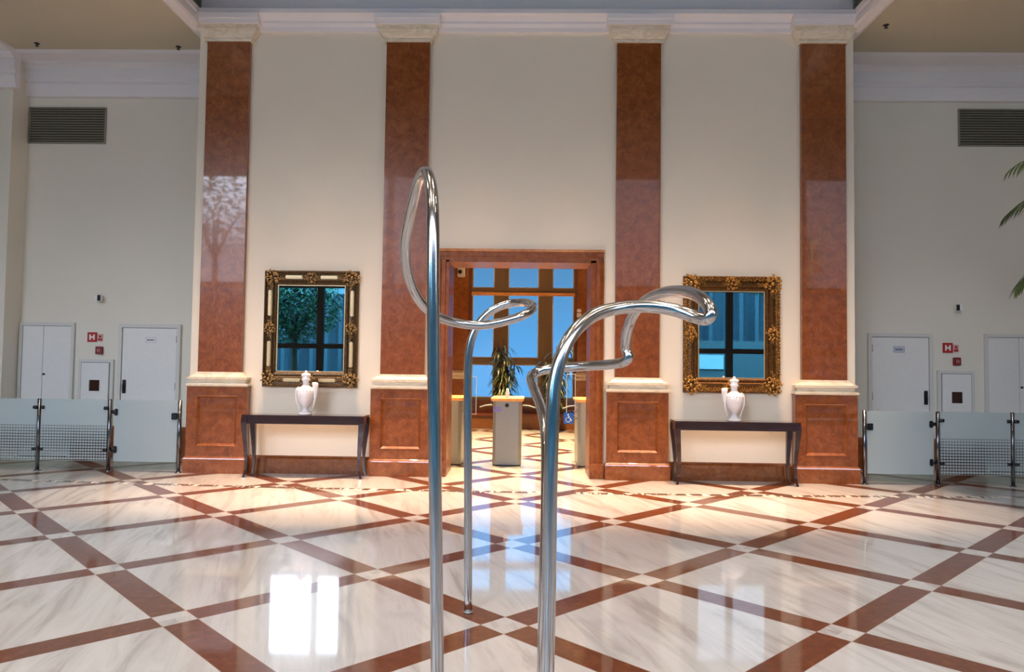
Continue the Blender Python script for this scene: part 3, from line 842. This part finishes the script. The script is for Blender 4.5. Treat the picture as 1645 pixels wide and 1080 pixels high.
def mirror(cx, z0, W, H, ix, izb, izt, m, ornate, label, glabel):
    r = thing('wall_mirror', (cx, YW, z0), label, 'mirror')
    h = W / 2
    rng = random.Random(3 if ornate else 5)
    # backing and mirror glass
    MB().box(-h + 0.02, h - 0.02, -0.02, -0.002, 0.02, H - 0.02).build('backing', 'wood', r)
    MB().box(-ix, ix, -0.030, -0.022, izb, izt).build('mirror_glass', 'mirror', r)
    # bevelled rim of the glass
    b = MB(); frame_boxes(b, -ix, ix, izb, izt, 0.012, -0.036, -0.026, 0.003); b.build('inner_bead', 'panelgold', r)
    # swept moulding: profile in (distance from outer edge 0..1, depth)
    prof = [(0.0, 0.0), (0.0, 0.045), (0.06, 0.066), (0.14, 0.070), (0.20, 0.052), (0.32, 0.044), (0.50, 0.056), (0.66, 0.054), (0.74, 0.040), (0.82, 0.050), (0.92, 0.046), (1.0, 0.030), (1.0, 0.0)]
    rings = []
    n = len(prof)
    cs = [((-h, 0), (-ix, izb)), ((h, 0), (ix, izb)), ((h, H), (ix, izt)), ((-h, H), (-ix, izt))]
    vs, fs = [], []
    for (o, i_) in cs:
        for (t, d) in prof: vs.append((o[0] + (i_[0] - o[0]) * t, -d, o[1] + (i_[1] - o[1]) * t))
    for a in range(4):
        c_ = (a + 1) % 4
        for j in range(n - 1): fs.append((a * n + j, c_ * n + j, c_ * n + j + 1, a * n + j + 1))
    MB().add(vs, fs).build('frame', m, r)
    bw = h - ix; bb_ = izb; bt = H - izt
    # corner and centre carvings
    for (x, z, wdt) in ((-h + bw / 2, bb_ / 2, bw), (h - bw / 2, bb_ / 2, bw), (-h + bw / 2, H - bt / 2, bw), (h - bw / 2, H - bt / 2, bw)):
        b = MB()
        leaf_cluster(b, (x, z), wdt * 0.58, 8, rng, -0.062)
        sx = 1 if x < 0 else -1; sz = 1 if z < H / 2 else -1
        for t in range(4):       # leaves that trail along the two rails
            q = 0.08 + 0.035 * t
            leaf_cluster(b, (x + sx * q, z + rng.uniform(-0.02, 0.02)), 0.034 - 0.004 * t, 5, rng, -0.054)
            leaf_cluster(b, (x + rng.uniform(-0.02, 0.02), z + sz * q), 0.034 - 0.004 * t, 5, rng, -0.054)
        b.build('corner_carving', m + 'carve', r)
    for (x, z, ax) in ((0, bb_ / 2, 0), (0, H - bt / 2, 0), (-h + bw / 2, H / 2, 1), (h - bw / 2, H / 2, 1)):
        b = MB()
        leaf_cluster(b, (x, z), bw * 0.44, 8, rng, -0.062)
        for t in (-1, 1):
            for u in (0.065, 0.1):
                leaf_cluster(b, (x + (t * u if not ax else 0), z + (t * u if ax else 0)), 0.03, 5, rng, -0.054)
        b.build('centre_carving', m + 'carve', r)
    if not ornate:     # pale champagne panels between the carvings
        for sx in (-1, 1):
            for (za, zb) in ((0.27, 0.62), (H - 0.62, H - 0.27)):
                x = sx * (h - bw * 0.46)
                MB().box(x - 0.024, x + 0.024, -0.066, -0.04, za, zb, 0.01).build('frame_panel', 'panelgold', r)
        for sz in (bb_ * 0.46, H - bt * 0.46):
            for sx in (-1, 1):
                MB().box(sx * 0.12, sx * 0.36, -0.066, -0.04, sz - 0.024, sz + 0.024, 0.01).build('frame_panel', 'panelgold', r)
    else:              # carved foliage running round the outer edge
        st = 0.045
        for side in range(4):
            b = MB()
            if side < 2:
                x = -h + 0.14
                while x < h - 0.13:
                    leaf_cluster(b, (x + rng.uniform(-.006, .006), (0.045, H - 0.035)[side] + rng.uniform(-.006, .006)), 0.032, 5, rng, -0.064); x += st
            else:
                z = 0.16
                while z < H - 0.14:
                    leaf_cluster(b, ((-h + 0.035, h - 0.03)[side - 2] + rng.uniform(-.006, .006), z + rng.uniform(-.006, .006)), 0.032, 5, rng, -0.064); z += st
            b.build('edge_carving', m + 'carve', r)
    return r
mirror(-2.845, 1.17, 1.29, 1.585, 0.465, 0.205, 1.39, 'gilt', False, 'wall mirror in a dark bronze frame with pale champagne panels, above the left console', '')
mirror(2.845, 1.17, 1.29, 1.570, 0.445, 0.195, 1.37, 'gold', True, 'wall mirror in a warm gold carved frame, above the right console', '')

# ------------------------------------------------------------------ glass barriers
YF = 5.50
def post(b, x):
    b.cyl((x, YF, 0.0), (x, YF, 0.97), 0.024, 16).lathe(x, YF, [(0.045, 0.0), (0.045, 0.008), (0.03, 0.014), (0.024, 0.02)], 16)
def barrier(s):
    side = ('left', 'right')[s > 0]
    xs = [s * 5.52, s * 6.49, s * 7.46, s * 8.43]
    r = thing('glass_barrier', (xs[0], YF, 0), 'frosted glass barrier with a dotted band on steel posts, %s bay' % side, 'glass barrier', 'frosted glass barriers across the bays')
    for x in xs:
        p = local(r, (lambda b: (post(b, x), b)[1])(MB())).build('post', 'post', r)
        for z in (0.29, 0.85):
            for t in (-1, 1):
                if x == xs[0] and t * s < 0: continue
                local(r, MB().cyl((x + t * 0.02, YF - 0.005, z), (x + t * 0.075, YF - 0.005, z), 0.024 if z > .5 else 0.02, 14)).build('clamp', 'clamp', r)
    for a, c_ in zip(xs, xs[1:]):
        x0, x1 = sorted((a, c_))
        local(r, MB().box(x0 + 0.035, x1 - 0.035, YF - 0.005, YF + 0.005, 0.035, 0.965)).build('glass_panel', 'frostsq', r)
    # the gate next to the pilaster, hung on the barrier's first post
    r = thing('glass_gate', (s * 4.565, YF, 0), 'plain frosted glass gate beside the %s pilaster' % ('leftmost' if s < 0 else 'rightmost'), 'glass gate', 'frosted glass gates beside the outer pilasters')
    local(r, (lambda b: (post(b, s * 4.565), b)[1])(MB())).build('post', 'post', r)
    x0, x1 = sorted((s * 4.60, s * 5.455))
    local(r, MB().box(x0, x1, YF - 0.005, YF + 0.005, 0.035, 0.965)).build('glass_panel', 'frost', r)
    x = s * 4.60
    local(r, MB().box(x, x + s * 0.07, YF - 0.03, YF + 0.02, 0.71, 0.80, 0.006)).build('latch', 'clamp', r)
    for z in (0.30, 0.80):
        local(r, MB().cyl((s * 5.49, YF - 0.002, z), (s * 5.425, YF - 0.002, z), 0.026, 14).box(s * 5.41, s * 5.45, YF - 0.028, YF + 0.024, z - 0.045, z + 0.045, 0.006)).build('hinge', 'clamp', r)
barrier(-1); barrier(1)

# ------------------------------------------------------------------ steel tube sculptures
L1 = [(-0.196,-1.5,0.0),(-0.208,-1.500,0.353),(-0.223,-1.500,0.879),(-0.238,-1.500,1.348),(-0.249,-1.500,1.775),(-0.256,-1.480,2.019),(-0.271,-1.420,2.166),(-0.299,-1.320,2.269),(-0.335,-1.200,2.320),(-0.374,-1.080,2.318),(-0.415,-0.950,2.275),(-0.461,-0.820,2.185),(-0.494,-0.720,2.081),(-0.495,-0.620,1.956),(-0.458,-0.520,1.843),(-0.389,-0.420,1.766),(-0.285,-0.330,1.730),(-0.153,-0.270,1.718),(-0.024,-0.250,1.741),(0.079,-0.220,1.777),(0.137,-0.130,1.823),(0.127,0.000,1.864),(0.063,0.120,1.881),(-0.033,0.180,1.870),(-0.129,0.200,1.821),(-0.200,0.200,1.736),(-0.241,0.200,1.616),(-0.251,0.200,1.448),(-0.245,0.200,1.068),(-0.235,0.200,0.503),(-0.227,0.200,0.0)]
L2 = [(0.188,-1.75,0.0),(0.195,-1.750,0.464),(0.198,-1.750,0.732),(0.199,-1.750,1.048),(0.203,-1.750,1.303),(0.210,-1.740,1.432),(0.234,-1.720,1.538),(0.279,-1.680,1.621),(0.350,-1.620,1.684),(0.443,-1.560,1.717),(0.553,-1.520,1.730),(0.654,-1.520,1.720),(0.722,-1.550,1.695),(0.765,-1.590,1.680),(0.782,-1.600,1.700),(0.776,-1.560,1.740),(0.758,-1.450,1.784),(0.721,-1.300,1.811),(0.672,-1.150,1.813),(0.629,-1.000,1.788),(0.600,-0.880,1.737),(0.585,-0.800,1.662),(0.586,-0.750,1.590),(0.598,-0.760,1.550),(0.575,-0.740,1.523),(0.508,-0.650,1.510),(0.392,-0.550,1.500),(0.252,-0.480,1.488),(0.162,-0.480,1.467),(0.133,-0.550,1.436),(0.152,-0.650,1.376),(0.181,-0.800,1.302),(0.199,-0.950,1.213),(0.204,-1.050,1.085),(0.202,-1.150,0.810),(0.196,-1.200,0.539),(0.192,-1.200,0.0)]
for pts, lb, rad in ((L1, 'polished steel tube sculpture with a tall narrow loop, standing left of the centre', 0.0248), (L2, 'polished steel tube sculpture with a wide hooked arm reaching to the right', 0.0245)):
    r = thing('tube_sculpture', (pts[0][0], pts[0][1], 0), lb, 'sculpture', 'polished steel tube sculptures')
    local(r, MB().tube(catmull(pts, 6), rad, 20)).build('tube', 'steel', r)
    for p in (pts[0], pts[-1]):
        local(r, MB().lathe(p[0], p[1], [(rad + 0.004, 0.0), (rad + 0.004, 0.012), (rad, 0.014)], 20)).build('foot_ring', 'satin', r)

# ------------------------------------------------------------------ vestibule: turnstile bollards, sign, plants
def bollard(cx, w_, label, kind):
    YB = 6.60 + 0.35
    r = thing('turnstile_bollard', (cx, 7.02, 0), label, 'turnstile', 'steel turnstile bollards in the doorway')
    h = w_ / 2; c = 0.045
    y0, y1 = -0.36, 0.45
    ring = lambda z, g=0: [(-h + c - g, y0 - g, z), (h - c + g, y0 - g, z), (h + g, y0 + c - g, z), (h + g, y1 - c, z), (h - c, y1, z), (-h + c, y1, z), (-h - g, y1 - c, z), (-h - g, y0 + c - g, z)]
    MB().loft([ring(0.02), ring(0.96)]).build('body', 'satin', r)
    MB().loft([ring(0.0, -0.006), ring(0.02, -0.006)]).build('base', 'black', r)
    MB().loft([ring(0.96, 0.004), ring(0.975, 0.03), ring(1.005, 0.035), ring(1.012, 0.02)]).build('top', 'honey', r)
    return r, y0
r, y0 = bollard(-0.185, 0.43, 'central steel turnstile bollard with a wooden top in the doorway', 0)
MB().cyl((-0.005, y0 - 0.004, 0.905), (-0.005, y0 + 0.002, 0.905), 0.03, 16).build('reader', 'black', r)
b = MB().box(-0.205, -0.09, y0 - 0.004, y0, 0.862, 0.875).box(-0.205, -0.09, y0 - 0.004, y0, 0.815, 0.845)
tag(b.build('label_plate', 'label', r), 'small lilac and white label')
b = MB().box(-0.035, 0.035, y0 + 0.03, y0 + 0.10, 1.012, 1.05, 0.008).lathe(0, y0 + 0.065, [(0.026, 1.05), (0.03, 1.08), (0.02, 1.13), (0.018, 1.15), (0.004, 1.155)], 12)
tag(b.build('card_holder', 'signwhite', r), 'small white dispenser')
for t in (-1, 1):      # curved arms
    MB().tube(catmull([(t * 0.215, y0 + 0.1, 0.90), (t * 0.32, y0 + 0.1, 0.895), (t * 0.42, y0 + 0.1, 0.865)], 5), 0.010, 8).build('arm', 'satin', r)
r, y0 = bollard(-0.99, 0.24, 'left steel turnstile bollard beside the door jamb', 0)
r1 = r
MB().box(0.165, 0.33, y0 + 0.09, y0 + 0.10, 0.76, 1.32, 0.003).build('glass_flap', 'thin', r)
b = MB(); frame_boxes(b, 0.16, 0.335, 0.755, 1.325, 0.008, y0 + 0.086, y0 + 0.104, 0.002); b.build('flap_edge', 'signwhite', r)
for z in (0.80, 0.88): MB().box(0.12, 0.175, y0 + 0.085, y0 + 0.105, z - 0.015, z + 0.015, 0.003).build('flap_bracket', 'satin', r)
r, y0 = bollard(0.995, 0.25, 'right steel turnstile bollard beside the door jamb', 0)
MB().box(-0.29, -0.165, y0 + 0.09, y0 + 0.10, 0.76, 1.38, 0.003).build('glass_flap', 'thin', r)
b = MB(); frame_boxes(b, -0.295, -0.16, 0.755, 1.385, 0.008, y0 + 0.086, y0 + 0.104, 0.002); b.build('flap_edge', 'signwhite', r)
for z in (0.72, 0.82): MB().box(-0.185, -0.12, y0 + 0.07, y0 + 0.09, z - 0.012, z + 0.012, 0.003).build('flap_bracket', 'satin', r)
MB().tube(catmull([(-0.125, y0 + 0.12, 0.905), (-0.25, y0 + 0.12, 0.895), (-0.35, y0 + 0.12, 0.86)], 5), 0.010, 8).build('arm', 'satin', r)
# blue accessibility sign fixed to the flap brackets
sg = thing('accessibility_sign', (0.735, 6.708, 0.64), 'small blue wheelchair sign on the right turnstile', 'sign')
MB().box(-0.072, 0.072, 0, 0.012, 0, 0.165, 0.003).build('plate', 'signblue', sg)
b = MB()
b.sphere((-0.008, -0.002, 0.135), 0.013, 6, (1, 0.3, 1))
b.tube([(-0.006, -0.003, 0.12), (-0.002, -0.003, 0.085), (0.026, -0.003, 0.083), (0.038, -0.003, 0.052), (0.05, -0.003, 0.052)], 0.006, 6)
b.tube([(-0.004, -0.003, 0.105), (0.02, -0.003, 0.103)], 0.005, 6)
b.tube([(-0.008 + 0.034 * math.cos(a), -0.003, 0.06 + 0.034 * math.sin(a)) for a in [R(q) for q in range(110, 391, 20)]], 0.005, 6)
b.build('wheelchair_symbol', 'signwhite', sg)

# small devices on the vestibule walls
r = thing('security_camera', (-1.52, 13.27, 3.62), 'small white camera high at the left edge of the doorway', 'camera')
MB().box(-0.09, 0.09, -0.06, 0.04, 0, 0.26, 0.012).build('housing', 'signwhite', r)
MB().cyl((-0.03, -0.06, 0.12), (-0.03, -0.085, 0.12), 0.05, 14).build('lens', 'black', r)
r = thing('thermostat', (1.33, 13.318, 2.68), 'small white wall device right of the blue window', 'thermostat')
MB().box(-0.055, 0.055, -0.03, 0, 0, 0.10, 0.006).build('lower_box', 'signwhite', r)
MB().box(-0.05, 0.05, -0.03, 0, 0.12, 0.20, 0.006).build('upper_box', 'signwhite', r)

# low wooden bench box under the window and the two potted palms in front of it
r = thing('planter_bench', (0, 13.15, 0), 'low wooden planter box below the far window', 'planter')
MB().box(-1.27, 1.23, -0.12, 0.24, 0, 0.30, 0.006).build('box_front', plain('bench_wood', srgb(128, 76, 34), 0.4, noise=0.15), r)
MB().box(-1.27, 1.23, -0.16, 0.24, 0.30, 0.36, 0.006).build('bench_top', 'redwood', r)
def blade(b, base, direction, length, width, droop, up=0.6, n=6, fold=0.25):
    """one arching leaf blade"""
    d = Vector(direction).normalized()
    side = d.cross(Vector((0, 0, 1)))
    if side.length < 1e-3: side = Vector((1, 0, 0))
    side.normalize()
    L, Rr, C = [], [], []
    p = Vector(base); v = (d + Vector((0, 0, up))).normalized()
    for i in range(n + 1):
        t = i / n
        w_ = width * math.sin(PI * min(1, 0.12 + 0.88 * t)) ** 0.8 * 0.5 + 0.0008
        L.append(tuple(p - side * w_ + Vector((0, 0, fold * w_)))); Rr.append(tuple(p + side * w_ + Vector((0, 0, fold * w_)))); C.append(tuple(p))
        p = p + v * (length / n)
        v = (v + Vector((0, 0, -droop / n))).normalized()
    vs = L + C + Rr; k = n + 1; fs = []
    for i in range(n):
        fs += [(i, i + 1, k + i + 1, k + i), (k + i, k + i + 1, 2 * k + i + 1, 2 * k + i)]
    b.add(vs, fs, True)
def potted(cx, cy, z0, hgt, label, seed, off):
    rng = random.Random(seed)
    r = thing('potted_plant', (cx, cy, z0), label, 'potted plant', 'leafy plants in front of the blue window')
    MB().lathe(0, 0, [(0.002, 0), (0.12, 0), (0.17, 0.30), (0.185, 0.31), (0.185, 0.34), (0.165, 0.34), (0.155, 0.30), (0.002, 0.29)], 24).build('pot', 'pot', r)
    st = MB(); lf = MB()
    for k in range(8):
        a = rng.uniform(0, 2 * PI); rr = rng.uniform(0.02, 0.09)
        top = (rr * 4.2 * math.cos(a) + off * 0.3, rr * 2 * math.sin(a), 0.28 + hgt * rng.uniform(0.55, 0.95))
        pts = catmull([(rr * math.cos(a), rr * math.sin(a), 0.28), (rr * 1.6 * math.cos(a), rr * 1.4 * math.sin(a), 0.28 + (top[2] - 0.28) * 0.5), top], 4)
        st.tube(pts, [0.014 - 0.008 * i / (len(pts) - 1) for i in range(len(pts))], 6)
        for j in range(42):
            t = rng.uniform(0.25, 1.0)
            p = pts[min(len(pts) - 1, int(t * (len(pts) - 1)))]
            an = rng.uniform(0, 2 * PI)
            blade(lf, p, (math.cos(an), math.sin(an), 0), rng.uniform(0.28, 0.5), rng.uniform(0.03, 0.05), rng.uniform(2.0, 3.6), rng.uniform(0.1, 0.9), 6)
    st.build('stem', 'trunk', r)
    lf.build('foliage', 'dryleaf', r)
potted(-0.42, 12.55, 0.0, 1.95, 'bushy drooping plant in front of the blue window, left of the central bollard', 11, 0.2)
potted(0.72, 12.55, 0.0, 2.0, 'bushy drooping plant in front of the blue window, right of the central bollard', 23, 0)

# ------------------------------------------------------------------ big palm at the right edge
def frond(b, ra, base, az, elev, length, rng):
    d = Vector((math.cos(az), math.sin(az), 0))
    p = Vector(base); v = (d * math.cos(elev) + Vector((0, 0, math.sin(elev)))).normalized()
    pts = []
    n = 22
    for i in range(n + 1):
        pts.append(tuple(p))
        p = p + v * (length / n)
        v = (v + Vector((0, 0, -1.9 / n))).normalized()
    ra.tube(pts, [0.012 * (1 - 0.8 * i / n) for i in range(n + 1)], 6)
    for i in range(5, n + 1):
        t = i / n
        q = Vector(pts[i]); tg = (Vector(pts[min(n, i)]) - Vector(pts[i - 1])).normalized()
        side = tg.cross(Vector((0, 0, 1))).normalized()
        for k in (-1, 1):
            for m_ in (0, 0.5):
                qq = q - tg * (length / n * m_)
                dr = (side * k * (1.0 - 0.5 * t) + tg * (0.6 + t) + Vector((0, 0, -0.1)))
                L = length * 0.30 * math.sin(PI * (0.2 + 0.72 * t)) + 0.08
                blade(b, qq, dr, L * rng.uniform(0.9, 1.1), 0.026, 1.3, rng.uniform(-0.05, 0.12), 5)
rng = random.Random(5)
pr = thing('potted_palm', (6.80, 3.6, 0), 'tall potted palm whose dark fronds reach in at the right edge', 'palm')
MB().lathe(0, 0, [(0.002, 0), (0.22, 0), (0.29, 0.40), (0.31, 0.42), (0.31, 0.47), (0.28, 0.47), (0.27, 0.42), (0.002, 0.41)], 32).build('pot', 'pot', pr)
MB().lathe(0, 0, [(0.002, 0.41), (0.265, 0.41), (0.26, 0.435), (0.002, 0.44)], 24).build('soil', 'soil', pr)
tk = MB()
tops = []
for k, (dx, dy, hh) in enumerate(((0.02, 0.0, 3.3), (-0.05, 0.03, 2.5), (0.05, -0.05, 1.6))):
    pts = catmull([(dx, dy, 0.42), (dx * 2, dy * 2, hh * 0.5), (dx * 3, dy * 3, hh)], 6)
    tk.tube(pts, [0.035 * (1 - 0.35 * i / (len(pts) - 1)) for i in range(len(pts))], 10)
    tops.append(tuple(pts[-1]))
tk.build('trunk', 'trunk', pr)
FR = [  # trunk, azimuth, elevation, length
    (0, 176, 58, 1.75), (0, 196, 40, 1.62), (0, 150, 48, 1.55), (0, 100, 60, 1.5), (0, 40, 50, 1.5), (0, 320, 52, 1.5), (0, 265, 55, 1.5), (0, 226, 60, 1.5),
    (1, 184, 44, 1.50), (1, 120, 50, 1.3), (1, 60, 45, 1.3), (1, 300, 50, 1.3), (1, 215, 36, 1.45),
    (2, 180, 50, 1.30), (2, 20, 45, 1.2), (2, 250, 45, 1.2)]
for (k, az, el, ln) in FR:
    lf = MB(); ra = MB()
    frond(lf, ra, tops[k], R(az), R(el), ln, rng)
    f_ = ra.build('frond', 'leaf', pr)
    lf.build('leaflets', 'leaf', f_)

# ------------------------------------------------------------------ trees and a low wall in the street, seen in the mirrors
def tree(cx, cy, trunk_h, crown, label, seed, nleaf=2600):
    rng = random.Random(seed)
    r = thing('street_tree', (cx, cy, -0.05), label, 'tree', 'street trees outside the window wall')
    b = MB().tube([(0, 0, 0), (0.05, 0.02, trunk_h * 0.5), (0, 0, trunk_h)], [0.16, 0.13, 0.10], 10)
    for k in range(6):
        a = k / 6 * 2 * PI
        b.tube([(0, 0, trunk_h * 0.9), (0.5 * math.cos(a), 0.5 * math.sin(a), trunk_h + 0.6), (1.0 * math.cos(a), 1.0 * math.sin(a), trunk_h + 1.3)], [0.07, 0.05, 0.02], 6)
    b.build('trunk', 'trunk', r)
    lf = MB()
    for k in range(nleaf):
        while True:
            p = Vector((rng.uniform(-1, 1), rng.uniform(-1, 1), rng.uniform(-1, 1)))
            if 0.25 < p.length < 1: break
        p = Vector((p.x * crown[0], p.y * crown[0], p.z * crown[1] + trunk_h + crown[1] * 0.7))
        an = rng.uniform(0, 2 * PI)
        blade(lf, p, (math.cos(an), math.sin(an), rng.uniform(-.5, .5)), 0.26, 0.14, 1.5, 0.1, 2)
    lf.build('crown', 'treeleaf', r)
tree(-8.7, -11.8, 2.6, (1.7, 1.6), 'leafy tree seen in the left mirror', 3)
tree(9.8, -13.0, 4.6, (1.6, 1.5), 'leafy tree outside the right end of the window wall', 9, 1800)
tree(-12.5, -13.5, 6.2, (1.9, 1.9), 'leafy tree at the far left end outside the window wall', 12, 1000)
tag(MB().box(6.0, 17.0, -18.4, -18.0, -0.05, 2.75, 0.03).build('garden_wall', plain('pale_wall_render', srgb(110, 114, 112), 0.8, noise=0.06)), 'pale low garden wall across the street, behind the parked car', 'wall')
tag(MB().box(7.9, 9.0, -17.99, -17.93, 1.45, 2.1, 0.01).build('notice_board', 'signwhite'), 'white board fixed to the low wall across the street', 'board')
# parked car outside, its roof shows at the foot of the right mirror
r = thing('parked_car', (11.2, -15.6, -0.05), 'blue parked car outside, low in the right mirror', 'car')
car = plain('car_paint', srgb(90, 130, 160), 0.25, 0.2, coat=0.8)
prof = [(-2.1, 0.32), (-2.12, 0.62), (-1.95, 0.86), (-1.25, 0.96), (-0.62, 1.40), (-0.35, 1.47), (0.75, 1.48), (1.15, 1.40), (1.75, 0.98), (2.05, 0.92), (2.12, 0.62), (2.08, 0.32)]
MB().loft([[(x, y, z if z < 1 else 1 + (z - 1) * k) for x, z in prof] for y, k in ((-0.84, 0.86), (-0.78, 0.97), (-0.5, 1.0), (0.5, 1.0), (0.78, 0.97), (0.84, 0.86))]).build('car_body', car, r)
gl = MB()
for y in (-0.846, 0.846): gl.prism([(-1.05, 1.0), (-0.55, 1.30), (0.70, 1.31), (1.45, 1.0)], 'y', y - 0.01, y + 0.01)
gl.build('side_windows', 'black', r)
for x in (-1.3, 1.3):
    for y in (-0.80, 0.80): MB().cyl((x, y - 0.1, 0.31), (x, y + 0.1, 0.31), 0.31, 24).build('wheel', 'black', r)
